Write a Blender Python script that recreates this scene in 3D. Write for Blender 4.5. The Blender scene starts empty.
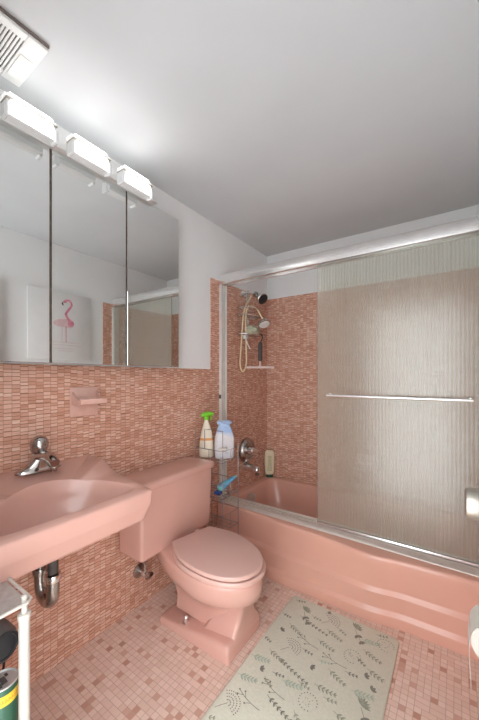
import bpy, bmesh, math, random
from mathutils import Vector, Matrix
random.seed(7)
sc = bpy.context.scene
COL = sc.collection
PI = math.pi

# ------------------------------------------------------------------ materials
def new_mat(name):
    m = bpy.data.materials.new(name); m.use_nodes = True
    nt = m.node_tree
    return m, nt, nt.nodes['Principled BSDF']

def mat(name, col, rough=.5, metal=0., var=.06, scale=14., spec=.5, coat=0., bump=0., trans=0., ior=1.45, emit=0.):
    """principled surface with a faint procedural variation of its own colour"""
    m, nt, p = new_mat(name)
    tc = nt.nodes.new('ShaderNodeTexCoord'); no = nt.nodes.new('ShaderNodeTexNoise')
    no.inputs['Scale'].default_value = scale; no.inputs['Detail'].default_value = 3
    nt.links.new(tc.outputs['Object'], no.inputs['Vector'])
    rp = nt.nodes.new('ShaderNodeValToRGB')
    a = [max(0, min(1, c*(1-var))) for c in col]; b = [max(0, min(1, c*(1+var))) for c in col]
    rp.color_ramp.elements[0].color = (*a, 1); rp.color_ramp.elements[1].color = (*b, 1)
    rp.color_ramp.elements[0].position = .3; rp.color_ramp.elements[1].position = .7
    nt.links.new(no.outputs['Fac'], rp.inputs['Fac']); nt.links.new(rp.outputs['Color'], p.inputs['Base Color'])
    p.inputs['Roughness'].default_value = rough; p.inputs['Metallic'].default_value = metal
    p.inputs['Specular IOR Level'].default_value = spec
    p.inputs['Coat Weight'].default_value = coat
    p.inputs['Transmission Weight'].default_value = trans; p.inputs['IOR'].default_value = ior
    if emit:
        p.inputs['Emission Color'].default_value = (1, .99, .97, 1); p.inputs['Emission Strength'].default_value = emit
    if bump:
        bn = nt.nodes.new('ShaderNodeBump'); bn.inputs['Strength'].default_value = bump; bn.inputs['Distance'].default_value = .002
        nt.links.new(no.outputs['Fac'], bn.inputs['Height']); nt.links.new(bn.outputs['Normal'], p.inputs['Normal'])
    return m

class NB:
    """tiny node-builder"""
    def __init__(s, nt): s.nt = nt
    def put(s, i, v):
        if hasattr(v, 'is_linked') or isinstance(v, bpy.types.NodeSocket): s.nt.links.new(v, i)
        else: i.default_value = v
    def m(s, op, a, b=None, c=None):
        n = s.nt.nodes.new('ShaderNodeMath'); n.operation = op
        s.put(n.inputs[0], a)
        if b is not None: s.put(n.inputs[1], b)
        if c is not None: s.put(n.inputs[2], c)
        return n.outputs[0]
    def vec(s, x, y, z=0.):
        n = s.nt.nodes.new('ShaderNodeCombineXYZ'); s.put(n.inputs[0], x); s.put(n.inputs[1], y); s.put(n.inputs[2], z); return n.outputs[0]
    def white(s, v):
        n = s.nt.nodes.new('ShaderNodeTexWhiteNoise'); n.noise_dimensions = '3D'; s.nt.links.new(v, n.inputs['Vector']); return n.outputs['Value']
    def noise(s, v, scale, detail=2.):
        n = s.nt.nodes.new('ShaderNodeTexNoise'); n.inputs['Scale'].default_value = scale; n.inputs['Detail'].default_value = detail
        s.nt.links.new(v, n.inputs['Vector']); return n.outputs['Fac']
    def ramp(s, f, stops, interp='LINEAR'):
        n = s.nt.nodes.new('ShaderNodeValToRGB'); cr = n.color_ramp; cr.interpolation = interp
        while len(cr.elements) < len(stops): cr.elements.new(.5)
        for e, (p, c) in zip(cr.elements, stops): e.position = p; e.color = (*c, 1)
        s.nt.links.new(f, n.inputs['Fac']); return n.outputs['Color']
    def mix(s, f, a, b):
        n = s.nt.nodes.new('ShaderNodeMix'); n.data_type = 'RGBA'
        s.put(n.inputs['Factor'], f)
        for i, v in ((6, a), (7, b)):
            if isinstance(v, tuple): n.inputs[i].default_value = (*v, 1)
            else: s.nt.links.new(v, n.inputs[i])
        return n.outputs[2]

def wall_tile_mat():
    m, nt, p = new_mat('stacked_mosaic_tile'); k = NB(nt)
    g = nt.nodes.new('ShaderNodeNewGeometry'); sp = nt.nodes.new('ShaderNodeSeparateXYZ')
    nt.links.new(g.outputs['Position'], sp.inputs[0])
    u = k.m('ADD', sp.outputs[0], sp.outputs[1]); z = sp.outputs[2]
    uc = k.m('DIVIDE', u, .0295); col = k.m('FLOOR', uc); uf = k.m('FRACT', uc)
    ch = k.white(k.vec(col, 3.3, 1.7))
    ch2 = k.white(k.vec(col, 9.1, 4.2))
    wob = k.m('MULTIPLY', k.noise(k.vec(k.m('MULTIPLY', col, 7.31), k.m('MULTIPLY', z, 30.)), 1.0), 1.5)
    zc = k.m('ADD', k.m('ADD', k.m('DIVIDE', z, .0160), k.m('MULTIPLY', ch, 5.0)), wob)
    row = k.m('FLOOR', zc); zf = k.m('FRACT', zc)
    h = k.white(k.vec(col, row, .5)); h2 = k.white(k.vec(row, col, 7.5))
    streak = k.noise(k.vec(k.m('MULTIPLY', u, 34.), k.m('MULTIPLY', z, 560.), k.m('MULTIPLY', h, 40.)), 1.0, 3.)
    tone = k.m('ADD', k.m('MULTIPLY', h, .42), k.m('MULTIPLY', streak, .66))
    base = k.ramp(tone, [(0.10, (.44, .185, .110)), (.3, (.60, .290, .195)), (.5, (.71, .390, .285)), (.70, (.80, .51, .40)), (.92, (.90, .73, .63))])
    # grout
    gu = k.m('MAXIMUM', k.m('LESS_THAN', uf, .035), k.m('GREATER_THAN', uf, .965))
    gz = k.m('MAXIMUM', k.m('LESS_THAN', zf, .09), k.m('GREATER_THAN', zf, .91))
    gr = k.m('MAXIMUM', k.m('MULTIPLY', gu, .6), gz)
    c = k.mix(gr, base, (.34, .15, .09))
    nt.links.new(c, p.inputs['Base Color'])
    p.inputs['Roughness'].default_value = .42
    bn = nt.nodes.new('ShaderNodeBump'); bn.inputs['Strength'].default_value = .5; bn.inputs['Distance'].default_value = .0015
    hh = k.m('ADD', k.m('SUBTRACT', 1., gr), k.m('MULTIPLY', h2, .7))
    nt.links.new(hh, bn.inputs['Height']); nt.links.new(bn.outputs['Normal'], p.inputs['Normal'])
    return m

def floor_tile_mat():
    m, nt, p = new_mat('small_mosaic_floor'); k = NB(nt)
    g = nt.nodes.new('ShaderNodeNewGeometry'); sp = nt.nodes.new('ShaderNodeSeparateXYZ')
    nt.links.new(g.outputs['Position'], sp.inputs[0])
    S = .0258
    xc = k.m('DIVIDE', sp.outputs[0], S); yc = k.m('DIVIDE', sp.outputs[1], S)
    xi = k.m('FLOOR', xc); yi = k.m('FLOOR', yc); xf = k.m('FRACT', xc); yf = k.m('FRACT', yc)
    # pairs of cells along x or y that are one oblong tile
    rh = k.m('FLOOR', k.m('MULTIPLY', k.white(k.vec(yi, 5.5, 2.2)), 2.))
    px = k.m('FLOOR', k.m('DIVIDE', k.m('ADD', xi, rh), 2.))
    side = k.m('SUBTRACT', k.m('ADD', xi, rh), k.m('MULTIPLY', px, 2.))
    joined = k.m('LESS_THAN', k.white(k.vec(px, yi, 8.8)), .2)
    gw = .04
    left = k.m('MULTIPLY', k.m('LESS_THAN', xf, gw), k.m('SUBTRACT', 1., k.m('MULTIPLY', joined, side)))
    right = k.m('MULTIPLY', k.m('GREATER_THAN', xf, 1-gw), k.m('SUBTRACT', 1., k.m('MULTIPLY', joined, k.m('SUBTRACT', 1., side))))
    gy = k.m('MAXIMUM', k.m('LESS_THAN', yf, gw), k.m('GREATER_THAN', yf, 1-gw))
    gr = k.m('MAXIMUM', k.m('MAXIMUM', left, right), gy)
    idx = k.m('SUBTRACT', xi, k.m('MULTIPLY', joined, side))
    h = k.white(k.vec(idx, yi, 1.5)); h2 = k.white(k.vec(yi, idx, 6.5))
    acc = k.m('MULTIPLY', k.m('GREATER_THAN', h, .89), k.m('SUBTRACT', 1., joined))
    light = k.ramp(h2, [(0., (.80, .585, .485)), (.5, (.84, .635, .54)), (1., (.88, .69, .60))])
    dark = k.ramp(h2, [(0., (.55, .29, .21)), (1., (.71, .44, .345))])
    mott = k.noise(k.vec(k.m('MULTIPLY', sp.outputs[0], 1.), k.m('MULTIPLY', sp.outputs[1], 1.)), 160., 3.)
    c = k.mix(acc, light, dark)
    c = k.mix(k.m('MULTIPLY', mott, .16), c, (.50, .30, .23))
    c = k.mix(gr, c, (.55, .39, .32))
    nt.links.new(c, p.inputs['Base Color']); p.inputs['Roughness'].default_value = .45
    bn = nt.nodes.new('ShaderNodeBump'); bn.inputs['Strength'].default_value = .35; bn.inputs['Distance'].default_value = .001
    nt.links.new(k.m('SUBTRACT', 1., gr), bn.inputs['Height']); nt.links.new(bn.outputs['Normal'], p.inputs['Normal'])
    return m

def glass_door_mat():
    """milky reeded shower glass: refraction through the ribs plus a whitish scatter"""
    m, nt, p = new_mat('reeded_frosted_glass'); k = NB(nt)
    nt.nodes.remove(p); out = nt.nodes['Material Output']
    rf = nt.nodes.new('ShaderNodeBsdfRefraction'); rf.inputs['Color'].default_value = (.93, .97, .94, 1); rf.inputs['Roughness'].default_value = .16; rf.inputs['IOR'].default_value = 1.25
    gl = nt.nodes.new('ShaderNodeBsdfGlossy'); gl.inputs['Roughness'].default_value = .22; gl.inputs['Color'].default_value = (.9, .93, .9, 1)
    df = nt.nodes.new('ShaderNodeBsdfDiffuse'); tl = nt.nodes.new('ShaderNodeBsdfTranslucent')
    tp = nt.nodes.new('ShaderNodeBsdfTransparent'); tp.inputs['Color'].default_value = (.93, .97, .94, 1)
    tc = nt.nodes.new('ShaderNodeTexCoord')
    c = k.ramp(k.noise(tc.outputs['Object'], 6., 3.), [(.3, (.74, .655, .575)), (.7, (.79, .71, .63))])
    nt.links.new(c, df.inputs['Color']); nt.links.new(c, tl.inputs['Color'])
    def mx(f, a, b):
        n = nt.nodes.new('ShaderNodeMixShader'); n.inputs[0].default_value = f
        nt.links.new(a, n.inputs[1]); nt.links.new(b, n.inputs[2]); return n.outputs[0]
    milk = mx(.35, df.outputs[0], tl.outputs[0])
    clear = mx(.10, rf.outputs[0], tp.outputs[0])
    sp = nt.nodes.new('ShaderNodeSeparateXYZ'); nt.links.new(tc.outputs['Object'], sp.inputs[0])
    rib = k.m('MULTIPLY_ADD', k.m('SINE', k.m('MULTIPLY', sp.outputs[0], 2*PI/.0175)), .5, .5)
    fine = k.noise(k.vec(k.m('MULTIPLY', sp.outputs[0], 40.), 0., 0.), 1., 3.)
    n_ = nt.nodes.new('ShaderNodeMixShader'); nt.links.new(k.m('ADD', k.m('MULTIPLY', rib, .10), k.m('MULTIPLY_ADD', fine, .16, .09)), n_.inputs[0])
    nt.links.new(clear, n_.inputs[1]); nt.links.new(milk, n_.inputs[2]); body = n_.outputs[0]
    nt.links.new(mx(.06, body, gl.outputs[0]), out.inputs['Surface'])
    return m

M = {}
M['tile'] = wall_tile_mat(); M['floor'] = floor_tile_mat(); M['reed'] = glass_door_mat()
M['wall'] = mat('white_wall_paint', (.86, .86, .855), .7, var=.012, scale=5, bump=.08)
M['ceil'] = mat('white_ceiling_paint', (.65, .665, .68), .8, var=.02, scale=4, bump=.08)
M['pink'] = mat('pink_vitreous_china', (.68, .395, .33), .2, var=.03, scale=5, coat=.3)
M['pinktub'] = mat('pink_enamel', (.74, .41, .32), .22, var=.035, scale=4, coat=.25)
M['lid'] = mat('pale_pink_plastic', (.71, .455, .395), .28, var=.02, scale=6)
M['pinktile'] = mat('pink_glazed_ceramic', (.74, .46, .385), .22, var=.05, scale=30)
M['chrome'] = mat('polished_chrome', (.78, .77, .76), .12, 1., var=.05, scale=40)
M['dullchrome'] = mat('tarnished_chrome', (.42, .40, .38), .25, 1., var=.25, scale=30)
M['faucetchrome'] = mat('dark_reflecting_chrome', (.52, .49, .47), .14, 1., var=.08, scale=40)  # base darkened to imitate the dim surroundings mirrored in the faucet
M['alu'] = mat('polished_aluminium', (.88, .87, .86), .27, .9, var=.04, scale=30)
M['dullalu'] = mat('dull_aluminium', (.62, .60, .57), .38, 1., var=.08, scale=30)
M['jamb'] = mat('pale_anodised_aluminium', (.80, .79, .76), .42, .3, var=.05, scale=30)
M['track'] = mat('satin_aluminium', (.74, .66, .60), .5, .6, var=.05, scale=30)
M['overflow'] = mat('pinkish_satin_chrome', (.58, .48, .43), .3, .6, var=.05)
M['nickel'] = mat('brushed_nickel', (.50, .47, .41), .45, 1., var=.05, scale=50)
M['mirror'] = mat('mirror_glass', (.83, .85, .84), .015, 1., var=.01, scale=3)
M['cabinet'] = mat('aged_dark_steel', (.10, .075, .055), .6, .3, var=.4, scale=60)
M['white'] = mat('white_plastic', (.80, .80, .78), .35, var=.02)
M['lampmetal'] = mat('pale_chrome_plate', (.85, .85, .84), .3, .6, var=.03)
M['shade'] = mat('lit_glass_shade', (.62, .62, .62), .12, emit=.12, var=.02)
M['shadetop'] = mat('lit_upper_glass', (.8, .8, .8), .12, emit=.40, var=.02)
M['tube'] = mat('lit_lamp_panel', (1, 1, 1), .3, emit=9., var=.0)
M['tubeup'] = mat('soft_lit_lamp_panel', (1, 1, 1), .3, emit=7., var=.0)
M['clearglass'] = mat('clear_glass_cover', (.97, .98, .98), .06, trans=.9, ior=1.25, var=.01)
M['vent'] = mat('white_vent_enamel', (.84, .84, .83), .35, var=.02)
M['ventdark'] = mat('dark_vent_opening', (.055, .05, .048), .8, var=.2)
M['ventshadow'] = mat('brown_shadow_edge', (.20, .16, .14), .7, var=.2)  # brown colour stands for the shadow beside the vent grille
M['black'] = mat('black_plastic', (.022, .022, .024), .35, var=.2)
M['grey'] = mat('grey_plastic', (.10, .09, .09), .3, var=.1)
M['darkgrey'] = mat('dark_grey_rubber', (.085, .075, .07), .55, var=.15)
M['wire'] = mat('dark_steel_wire', (.33, .29, .28), .4, .6, var=.2)
M['chromewire'] = mat('chrome_wire', (.70, .67, .64), .25, .9, var=.1)
M['cream'] = mat('cream_vinyl_hose', (.78, .61, .40), .4, var=.05)
M['palegreen'] = mat('pale_green_sponge', (.56, .58, .43), .9, var=.18, scale=60, bump=.5)
M['offwhite'] = mat('off_white_plastic', (.72, .68, .61), .35, var=.03)
M['pinkwhite'] = mat('pinkish_white_plastic', (.80, .66, .62), .35, var=.03)
M['bottle'] = mat('cream_bottle_plastic', (.80, .72, .58), .35, var=.04)
M['limegreen'] = mat('lime_green_plastic', (.20, .62, .03), .35, var=.1)
M['shampoo'] = mat('pale_yellow_bottle', (.80, .70, .50), .3, var=.03)
M['shampoolabel'] = mat('grey_green_label', (.62, .58, .36), .45, var=.25, scale=120)
M['darkgreen'] = mat('dark_green_cap', (.05, .11, .06), .35, var=.1)
M['orange'] = mat('orange_stripe', (.75, .35, .12), .5, var=.15)
M['pouch'] = None
M['blue'] = mat('pale_blue_plastic', (.40, .54, .78), .4, var=.06)
M['brushblue'] = None
M['bristle'] = mat('navy_bristles', (.03, .06, .22), .6, var=.3, scale=80)
M['rack'] = mat('white_coated_steel', (.62, .585, .53), .4, var=.03)
M['mesh'] = mat('grey_shelf_board', (.43, .38, .36), .5, var=.12, scale=80)
M['cangreen'] = mat('green_can_paint', (.04, .12, .075), .35, .2, var=.12)
M['canyellow'] = mat('yellow_can_band', (.78, .56, .05), .4, var=.1)
M['canorange'] = mat('orange_can_print', (.80, .33, .05), .4, var=.1)
M['cansilver'] = mat('silver_can_lid', (.66, .67, .66), .35, .6, var=.05)
M['paper'] = mat('white_tissue_paper', (.66, .62, .56), .9, var=.02, scale=60)
M['card'] = mat('brown_cardboard', (.42, .30, .2), .9, var=.1)
M['doorpaint'] = mat('white_door_paint', (.78, .78, .76), .45, var=.02)
M['mat'] = mat('cream_green_mat_pile', (.66, .655, .545), .95, var=.05, scale=140, bump=.4)
M['matedge'] = mat('mat_rubber_edge', (.42, .40, .33), .9, var=.08)
M['pr_dark'] = mat('print_dark_grey_green', (.25, .25, .205), .95, var=.2, scale=90)
M['pr_mid'] = mat('print_grey_green', (.335, .35, .27), .95, var=.2, scale=90)
M['pr_mint'] = mat('print_mint', (.43, .52, .42), .95, var=.12, scale=90)
M['pr_plum'] = mat('print_plum', (.30, .225, .21), .95, var=.2, scale=90)
M['canvas'] = mat('white_canvas', (.82, .81, .80), .7, var=.02)
M['flamingo'] = mat('pink_watercolour', (.75, .27, .36), .7, var=.25, scale=30)
M['flamingo_pale'] = mat('pale_pink_watercolour', (.80, .56, .58), .7, var=.12, scale=30)
M['ripple'] = mat('faint_pink_ripple', (.80, .72, .71), .7, var=.05, scale=30)

def pouch_mat():
    m, nt, p = new_mat('blue_and_white_pouch_print'); k = NB(nt)
    tc = nt.nodes.new('ShaderNodeTexCoord'); sp = nt.nodes.new('ShaderNodeSeparateXYZ'); nt.links.new(tc.outputs['Object'], sp.inputs[0])
    n = k.noise(tc.outputs['Object'], 9., 2.)
    f = k.m('ADD', k.m('MULTIPLY', sp.outputs[2], 4.2), k.m('MULTIPLY', k.m('SUBTRACT', n, .5), .35))
    c = k.ramp(f, [(0., (.66, .66, .70)), (.60, (.74, .72, .74)), (.72, (.36, .50, .76)), (1., (.40, .55, .80))])
    sp2 = k.noise(tc.outputs['Object'], 90., 2.)
    c = k.mix(k.m('MULTIPLY', k.m('GREATER_THAN', sp2, .63), .5), c, (.33, .36, .50))
    nt.links.new(c, p.inputs['Base Color']); p.inputs['Roughness'].default_value = .4
    return m
def brush_mat():
    m, nt, p = new_mat('blue_turquoise_plastic'); k = NB(nt)
    tc = nt.nodes.new('ShaderNodeTexCoord')
    c = k.ramp(k.noise(tc.outputs['Object'], 28., 2.), [(.3, (.10, .30, .52)), (.5, (.16, .44, .62)), (.66, (.20, .55, .45))])
    nt.links.new(c, p.inputs['Base Color']); p.inputs['Roughness'].default_value = .35
    return m
M['pouch'] = pouch_mat(); M['brushblue'] = brush_mat()

# ------------------------------------------------------------------ helpers
def tag(o, label=None, cat=None, group=None, kind=None):
    if label: o['label'] = label
    if cat: o['category'] = cat
    if group: o['group'] = group
    if kind: o['kind'] = kind
    return o

def thing(name, loc, label, cat, group=None):
    o = bpy.data.objects.new(name, None); COL.objects.link(o)
    o.location = loc; o.empty_display_size = .05
    tag(o, label, cat, group); o['_w'] = list(loc)
    return o

def wpos(o):
    v = Vector((0, 0, 0))
    while o: v += o.location; o = o.parent
    return v

def obj(name, bm, m, parent=None, ang=35, at=None, label=None):
    """mesh given in world coordinates -> object under its parent"""
    me = bpy.data.meshes.new(name)
    bmesh.ops.recalc_face_normals(bm, faces=bm.faces)
    org = wpos(parent) if parent else Vector(at or (0, 0, 0))
    if parent and at: org = Vector(at)
    bm.transform(Matrix.Translation(-org)); bm.to_mesh(me); bm.free()
    for mm in (m if isinstance(m, (list, tuple)) else [m]): me.materials.append(mm)
    me.polygons.foreach_set('use_smooth', [True]*len(me.polygons))
    me.set_sharp_from_angle(angle=math.radians(ang))
    o = bpy.data.objects.new(name, me); COL.objects.link(o)
    if parent:
        o.parent = parent; o.location = org - wpos(parent)
    else: o.location = org
    if label: o['label'] = label
    return o

def B(): return bmesh.new()

def box(bm, x0, x1, y0, y1, z0, z1, bev=0., seg=2, mi=0):
    vs = [bm.verts.new((x, y, z)) for x in (x0, x1) for y in (y0, y1) for z in (z0, z1)]
    fs = [bm.faces.new([vs[i] for i in q]) for q in ((0, 1, 3, 2), (4, 6, 7, 5), (0, 4, 5, 1), (2, 3, 7, 6), (0, 2, 6, 4), (1, 5, 7, 3))]
    for f in fs: f.material_index = mi
    if bev:
        es = list({e for f in fs for e in f.edges})
        bmesh.ops.bevel(bm, geom=es, offset=bev, segments=seg, profile=.5, affect='EDGES')
    return bm

def loft(bm, rings, cap0=True, cap1=True, mi=0):
    vr = [[bm.verts.new(p) for p in r] for r in rings]
    n = len(vr[0])
    for a, b in zip(vr, vr[1:]):
        for i in range(n):
            f = bm.faces.new((a[i], a[(i+1) % n], b[(i+1) % n], b[i])); f.material_index = mi
    if cap0: bm.faces.new(vr[0][::-1]).material_index = mi
    if cap1: bm.faces.new(vr[-1]).material_index = mi
    return bm

def frame(d):
    d = Vector(d).normalized()
    a = Vector((0, 0, 1)) if abs(d.z) < .9 else Vector((1, 0, 0))
    x = a.cross(d).normalized(); return x, d.cross(x), d

def lathe(bm, prof, org=(0, 0, 0), axis=(0, 0, 1), n=24, sx=1., sy=1., cap0=True, cap1=True, mi=0):
    x, y, d = frame(axis); o = Vector(org)
    rings = [[o + x*(math.cos(2*PI*i/n)*r*sx) + y*(math.sin(2*PI*i/n)*r*sy) + d*h for i in range(n)] for r, h in prof]
    return loft(bm, rings, cap0, cap1, mi)

def catmull(pts, k=6, closed=False):
    P = [Vector(p) for p in pts]; out = []; n = len(P)
    rng = range(n if closed else n-1)
    for i in rng:
        if closed: a, b, c, d = P[(i-1) % n], P[i], P[(i+1) % n], P[(i+2) % n]
        else: a, b, c, d = P[max(i-1, 0)], P[i], P[i+1], P[min(i+2, n-1)]
        for j in range(k):
            t = j/k
            out.append(.5*((2*b) + (c-a)*t + (2*a-5*b+4*c-d)*t*t + (3*b-a-3*c+d)*t*t*t))
    if not closed: out.append(P[-1])
    return out

def tube(bm, pts, r, n=8, closed=False, smooth=0, mi=0):
    P = catmull(pts, smooth, closed) if smooth else [Vector(p) for p in pts]
    R = r if isinstance(r, (list, tuple)) else None
    m = len(P); nx = None; rings = []
    for i, p in enumerate(P):
        if closed: t = P[(i+1) % m] - P[(i-1) % m]
        else: t = P[min(i+1, m-1)] - P[max(i-1, 0)]
        t.normalize()
        if nx is None: nx = frame(t)[0]
        nx = (nx - t*nx.dot(t)).normalized(); ny = t.cross(nx)
        rr = r if R is None else R[0] + (R[1]-R[0])*i/(m-1)
        rings.append([p + nx*(math.cos(2*PI*j/n)*rr) + ny*(math.sin(2*PI*j/n)*rr) for j in range(n)])
    if closed:
        vr = [[bm.verts.new(q) for q in rg] for rg in rings]
        for a in range(m):
            A, Bq = vr[a], vr[(a+1) % m]
            for j in range(n): bm.faces.new((A[j], A[(j+1) % n], Bq[(j+1) % n], Bq[j])).material_index = mi
        return bm
    return loft(bm, rings, True, True, mi)

def extrude_poly(bm, poly, fn, h0, h1, mi=0):
    """poly of (a,b) -> fn(a,b,h) world point; a prism between h0 and h1"""
    return loft(bm, [[fn(a, b, h0) for a, b in poly], [fn(a, b, h1) for a, b in poly]], mi=mi)

def chaikin(poly, n=2):
    for _ in range(n):
        q = []
        for i in range(len(poly)):
            a = poly[i]; b = poly[(i+1) % len(poly)]
            q += [(a[0]*.75+b[0]*.25, a[1]*.75+b[1]*.25), (a[0]*.25+b[0]*.75, a[1]*.25+b[1]*.75)]
        poly = q
    return poly

def rrect(x0, x1, y0, y1, r, k=5, ns=8):
    """rounded rectangle with the same number of points for every call, ccw from the -y side"""
    r = max(1e-4, min(r, (x1-x0)/2-1e-4, (y1-y0)/2-1e-4)); out = []
    cs = [(x1-r, y0+r, -PI/2), (x1-r, y1-r, 0), (x0+r, y1-r, PI/2), (x0+r, y0+r, PI)]
    starts = [(x0+r, y0), (x1, y0+r), (x1-r, y1), (x0, y1-r)]; ends = [(x1-r, y0), (x1, y1-r), (x0+r, y1), (x0, y0+r)]
    for s, e, (cx, cy, a0) in zip(starts, ends, cs):
        for i in range(ns): t = i/ns; out.append((s[0]+(e[0]-s[0])*t, s[1]+(e[1]-s[1])*t))
        for i in range(k): a = a0 + PI/2*i/k; out.append((cx+r*math.cos(a), cy+r*math.sin(a)))
    return out

def radial(poly, c, angs):
    out = []
    for a in angs:
        dx, dy = math.cos(a), math.sin(a); best = None
        for i in range(len(poly)):
            p, q = poly[i], poly[(i+1) % len(poly)]
            ex, ey = q[0]-p[0], q[1]-p[1]; den = dx*ey - dy*ex
            if abs(den) < 1e-12: continue
            t = ((p[0]-c[0])*ey - (p[1]-c[1])*ex)/den
            s = ((p[0]-c[0])*dy - (p[1]-c[1])*dx)/den
            if t > 0 and -1e-9 <= s <= 1+1e-9 and (best is None or t > best): best = t
        out.append((c[0]+dx*best, c[1]+dy*best))
    return out

def lerp(t, pts):
    if t <= pts[0][0]: return pts[0][1]
    for (a, u), (b, v) in zip(pts, pts[1:]):
        if t <= b: return u + (v-u)*(t-a)/(b-a)
    return pts[-1][1]
def smooth(t): t = max(0, min(1, t)); return t*t*(3-2*t)

# ------------------------------------------------------------------ the setting
RW, YN, YB, H = 1.60, .12, 2.62, 2.435      # right wall, near wall, back wall, ceiling
TY = 1.785                                   # where the tall shower tile starts
DX0, DX1, DH = .71, 1.555, 2.03              # doorway in the near wall, where the camera stands

o = obj('floor', box(B(), -.12, RW+.12, YN-.10, YB+.12, -.1, 0), M['floor']); tag(o, 'small pink mosaic floor tiles with darker salmon squares', kind='structure')
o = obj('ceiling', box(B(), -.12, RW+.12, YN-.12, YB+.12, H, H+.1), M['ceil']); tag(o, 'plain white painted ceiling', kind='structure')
wl = obj('wall_left', box(B(), -.12, -.006, YN-.12, YB+.12, 0, H), M['wall']); tag(wl, 'white painted wall behind sink and toilet', kind='structure')
bm = B()
def lshape(bm, xa, xb):
    poly = [(YN, 0), (2.6128, 0), (2.6128, 2.02), (TY, 2.02), (TY, 1.35), (YN, 1.35)]
    return extrude_poly(bm, poly, lambda a, b, h: (h, a, b), xa, xb)
obj('tile_wainscot', lshape(B(), -.006, 0), M['tile'], wl)
wb = obj('wall_back', box(B(), -.12, RW+.12, YB, YB+.12, 0, H), M['wall']); tag(wb, 'white painted wall above the shower tile', kind='structure')
obj('tile_wainscot', box(B(), 0, RW, 2.613, YB, 0, 2.02), M['tile'], wb)
wr = obj('wall_right', box(B(), RW+.006, RW+.12, YN-.12, YB+.12, 0, H), M['wall']); tag(wr, 'white painted wall opposite the sink', kind='structure')
bm = B()
poly = [(YN, 0), (2.6128, 0), (2.6128, 2.02), (TY, 2.02), (TY, 1.35), (YN, 1.35)]
extrude_poly(bm, poly, lambda a, b, h: (h, a, b), RW, RW+.006)
obj('tile_wainscot', bm, M['tile'], wr)
bm = B(); yb_ = YN-.10
extrude_poly(bm, [(-.005, 0), (DX0, 0), (DX0, DH), (DX1, DH), (DX1, 0), (RW+.005, 0), (RW+.005, H), (-.005, H)], lambda a, b, h: (a, h, b), yb_, YN)
wn = obj('wall_near', bm, M['wall']); tag(wn, 'white wall with the doorway the camera stands in', kind='structure')
bm = B()
box(bm, DX0-.06, DX0, yb_-.012, YN+.012, 0, DH+.06, .004); box(bm, DX0, DX1, yb_-.012, YN+.012, DH, DH+.06, .004)
o = obj('trim_1', bm, M['doorpaint']); tag(o, 'white doorway casing', kind='structure')
# door folded open flat along the right wall
d1 = bpy.data.objects.new('door_1', None); COL.objects.link(d1); d1.location = (RW-.03, YN+.03, 0)
tag(d1, 'white door folded open along the right wall', kind='structure')
bm = B(); box(bm, RW-.05, RW-.012, YN+.025, .925, .012, DH-.01, .003)
for z0, z1 in ((.2, .95), (1.12, 1.85)): box(bm, RW-.053, RW-.045, YN+.13, .81, z0, z1, .004)
obj('slab', bm, M['doorpaint'], d1)
bm = B(); KX = RW-.05; ky, kz = .880, 1.014
lathe(bm, [(.031, 0), (.031, .006), (.022, .009), (.0125, .012), (.0125, .018), (.022, .021), (.0335, .030), (.0345, .040), (.032, .052), (.0285, .0545), (.024, .0555)], (KX, ky, kz), (-1, 0, 0), 32)
obj('door_knob', bm, M['nickel'], d1, label='brushed nickel door knob at the right edge')

# ------------------------------------------------------------------ medicine cabinet
MX = .12
t = thing('medicine_cabinet', (.06, .8, 1.353), 'wide three-door mirrored medicine cabinet hung over the tiled wall', 'mirror cabinet')
obj('cabinet_body', box(B(), .001, MX-.009, .262, 1.340, 1.357, 2.222, .002), M['cabinet'], t)
for i, (a, b) in enumerate(((.262, .6200), (.6290, .9785), (.9875, 1.342))):
    obj('mirror_door', box(B(), MX-.0085, MX, a, b, 1.353, 2.226, .0012, 1), M['mirror'], t)
bm = B(); box(bm, MX-.0088, MX-.003, .6201, .6289, 1.3535, 2.2255); box(bm, MX-.0088, MX-.003, .9786, .9874, 1.3535, 2.2255)
obj('corroded_seam', bm, M['cabinet'], t, label='brown corroded strips between the mirror doors')
# ------------------------------------------------------------------ vanity light
t = thing('vanity_light', (.06, .77, 2.24), 'white light bar with three lit glass shades over the mirror', 'light fixture')
bm = B(); box(bm, .001, .150, .30, 1.155, 2.2275, 2.262, .003); box(bm, .001, .07, .30, 1.155, 2.262, 2.30, .004)
obj('mounting_bar', bm, M['lampmetal'], t)
for c in (.525, .755, .990):
    a, b = c-.090, c+.090
    bm = B()
    box(bm, .1505, .2005, a+.006, b-.006, 2.2085, 2.2630, .004, 2)
    for e in (a, b-.015): box(bm, .165, .206, e, e+.015, 2.2, 2.250, .004, 1)
    box(bm, .152, .195, a+.03, b-.03, 2.2625, 2.2665)
    s = obj('glass_shade', bm, M['shade'], t)
    bm = B(); box(bm, .1505, .198, a+.012, b-.012, 2.2660, 2.290, .006, 2)
    for e in (a, b-.015): box(bm, .154, .196, e+.003, e+.012, 2.27, 2.284, .003, 1)
    obj('upper_glass', bm, M['shadetop'], s)
    bm = B(); box(bm, .201, .2055, a+.019, b-.019, 2.2125, 2.2590, .002, 1); obj('lamp_panel', bm, M['tube'], s)
    bm = B(); box(bm, .154, .192, a+.02, b-.02, 2.2905, 2.294, .001, 1); obj('lamp_panel', bm, M['tubeup'], s)
    bm = B(); box(bm, .152, .2065, a+.005, b-.005, 2.2632, 2.2658); obj('groove_band', bm, M['nickel'], s)

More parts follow.
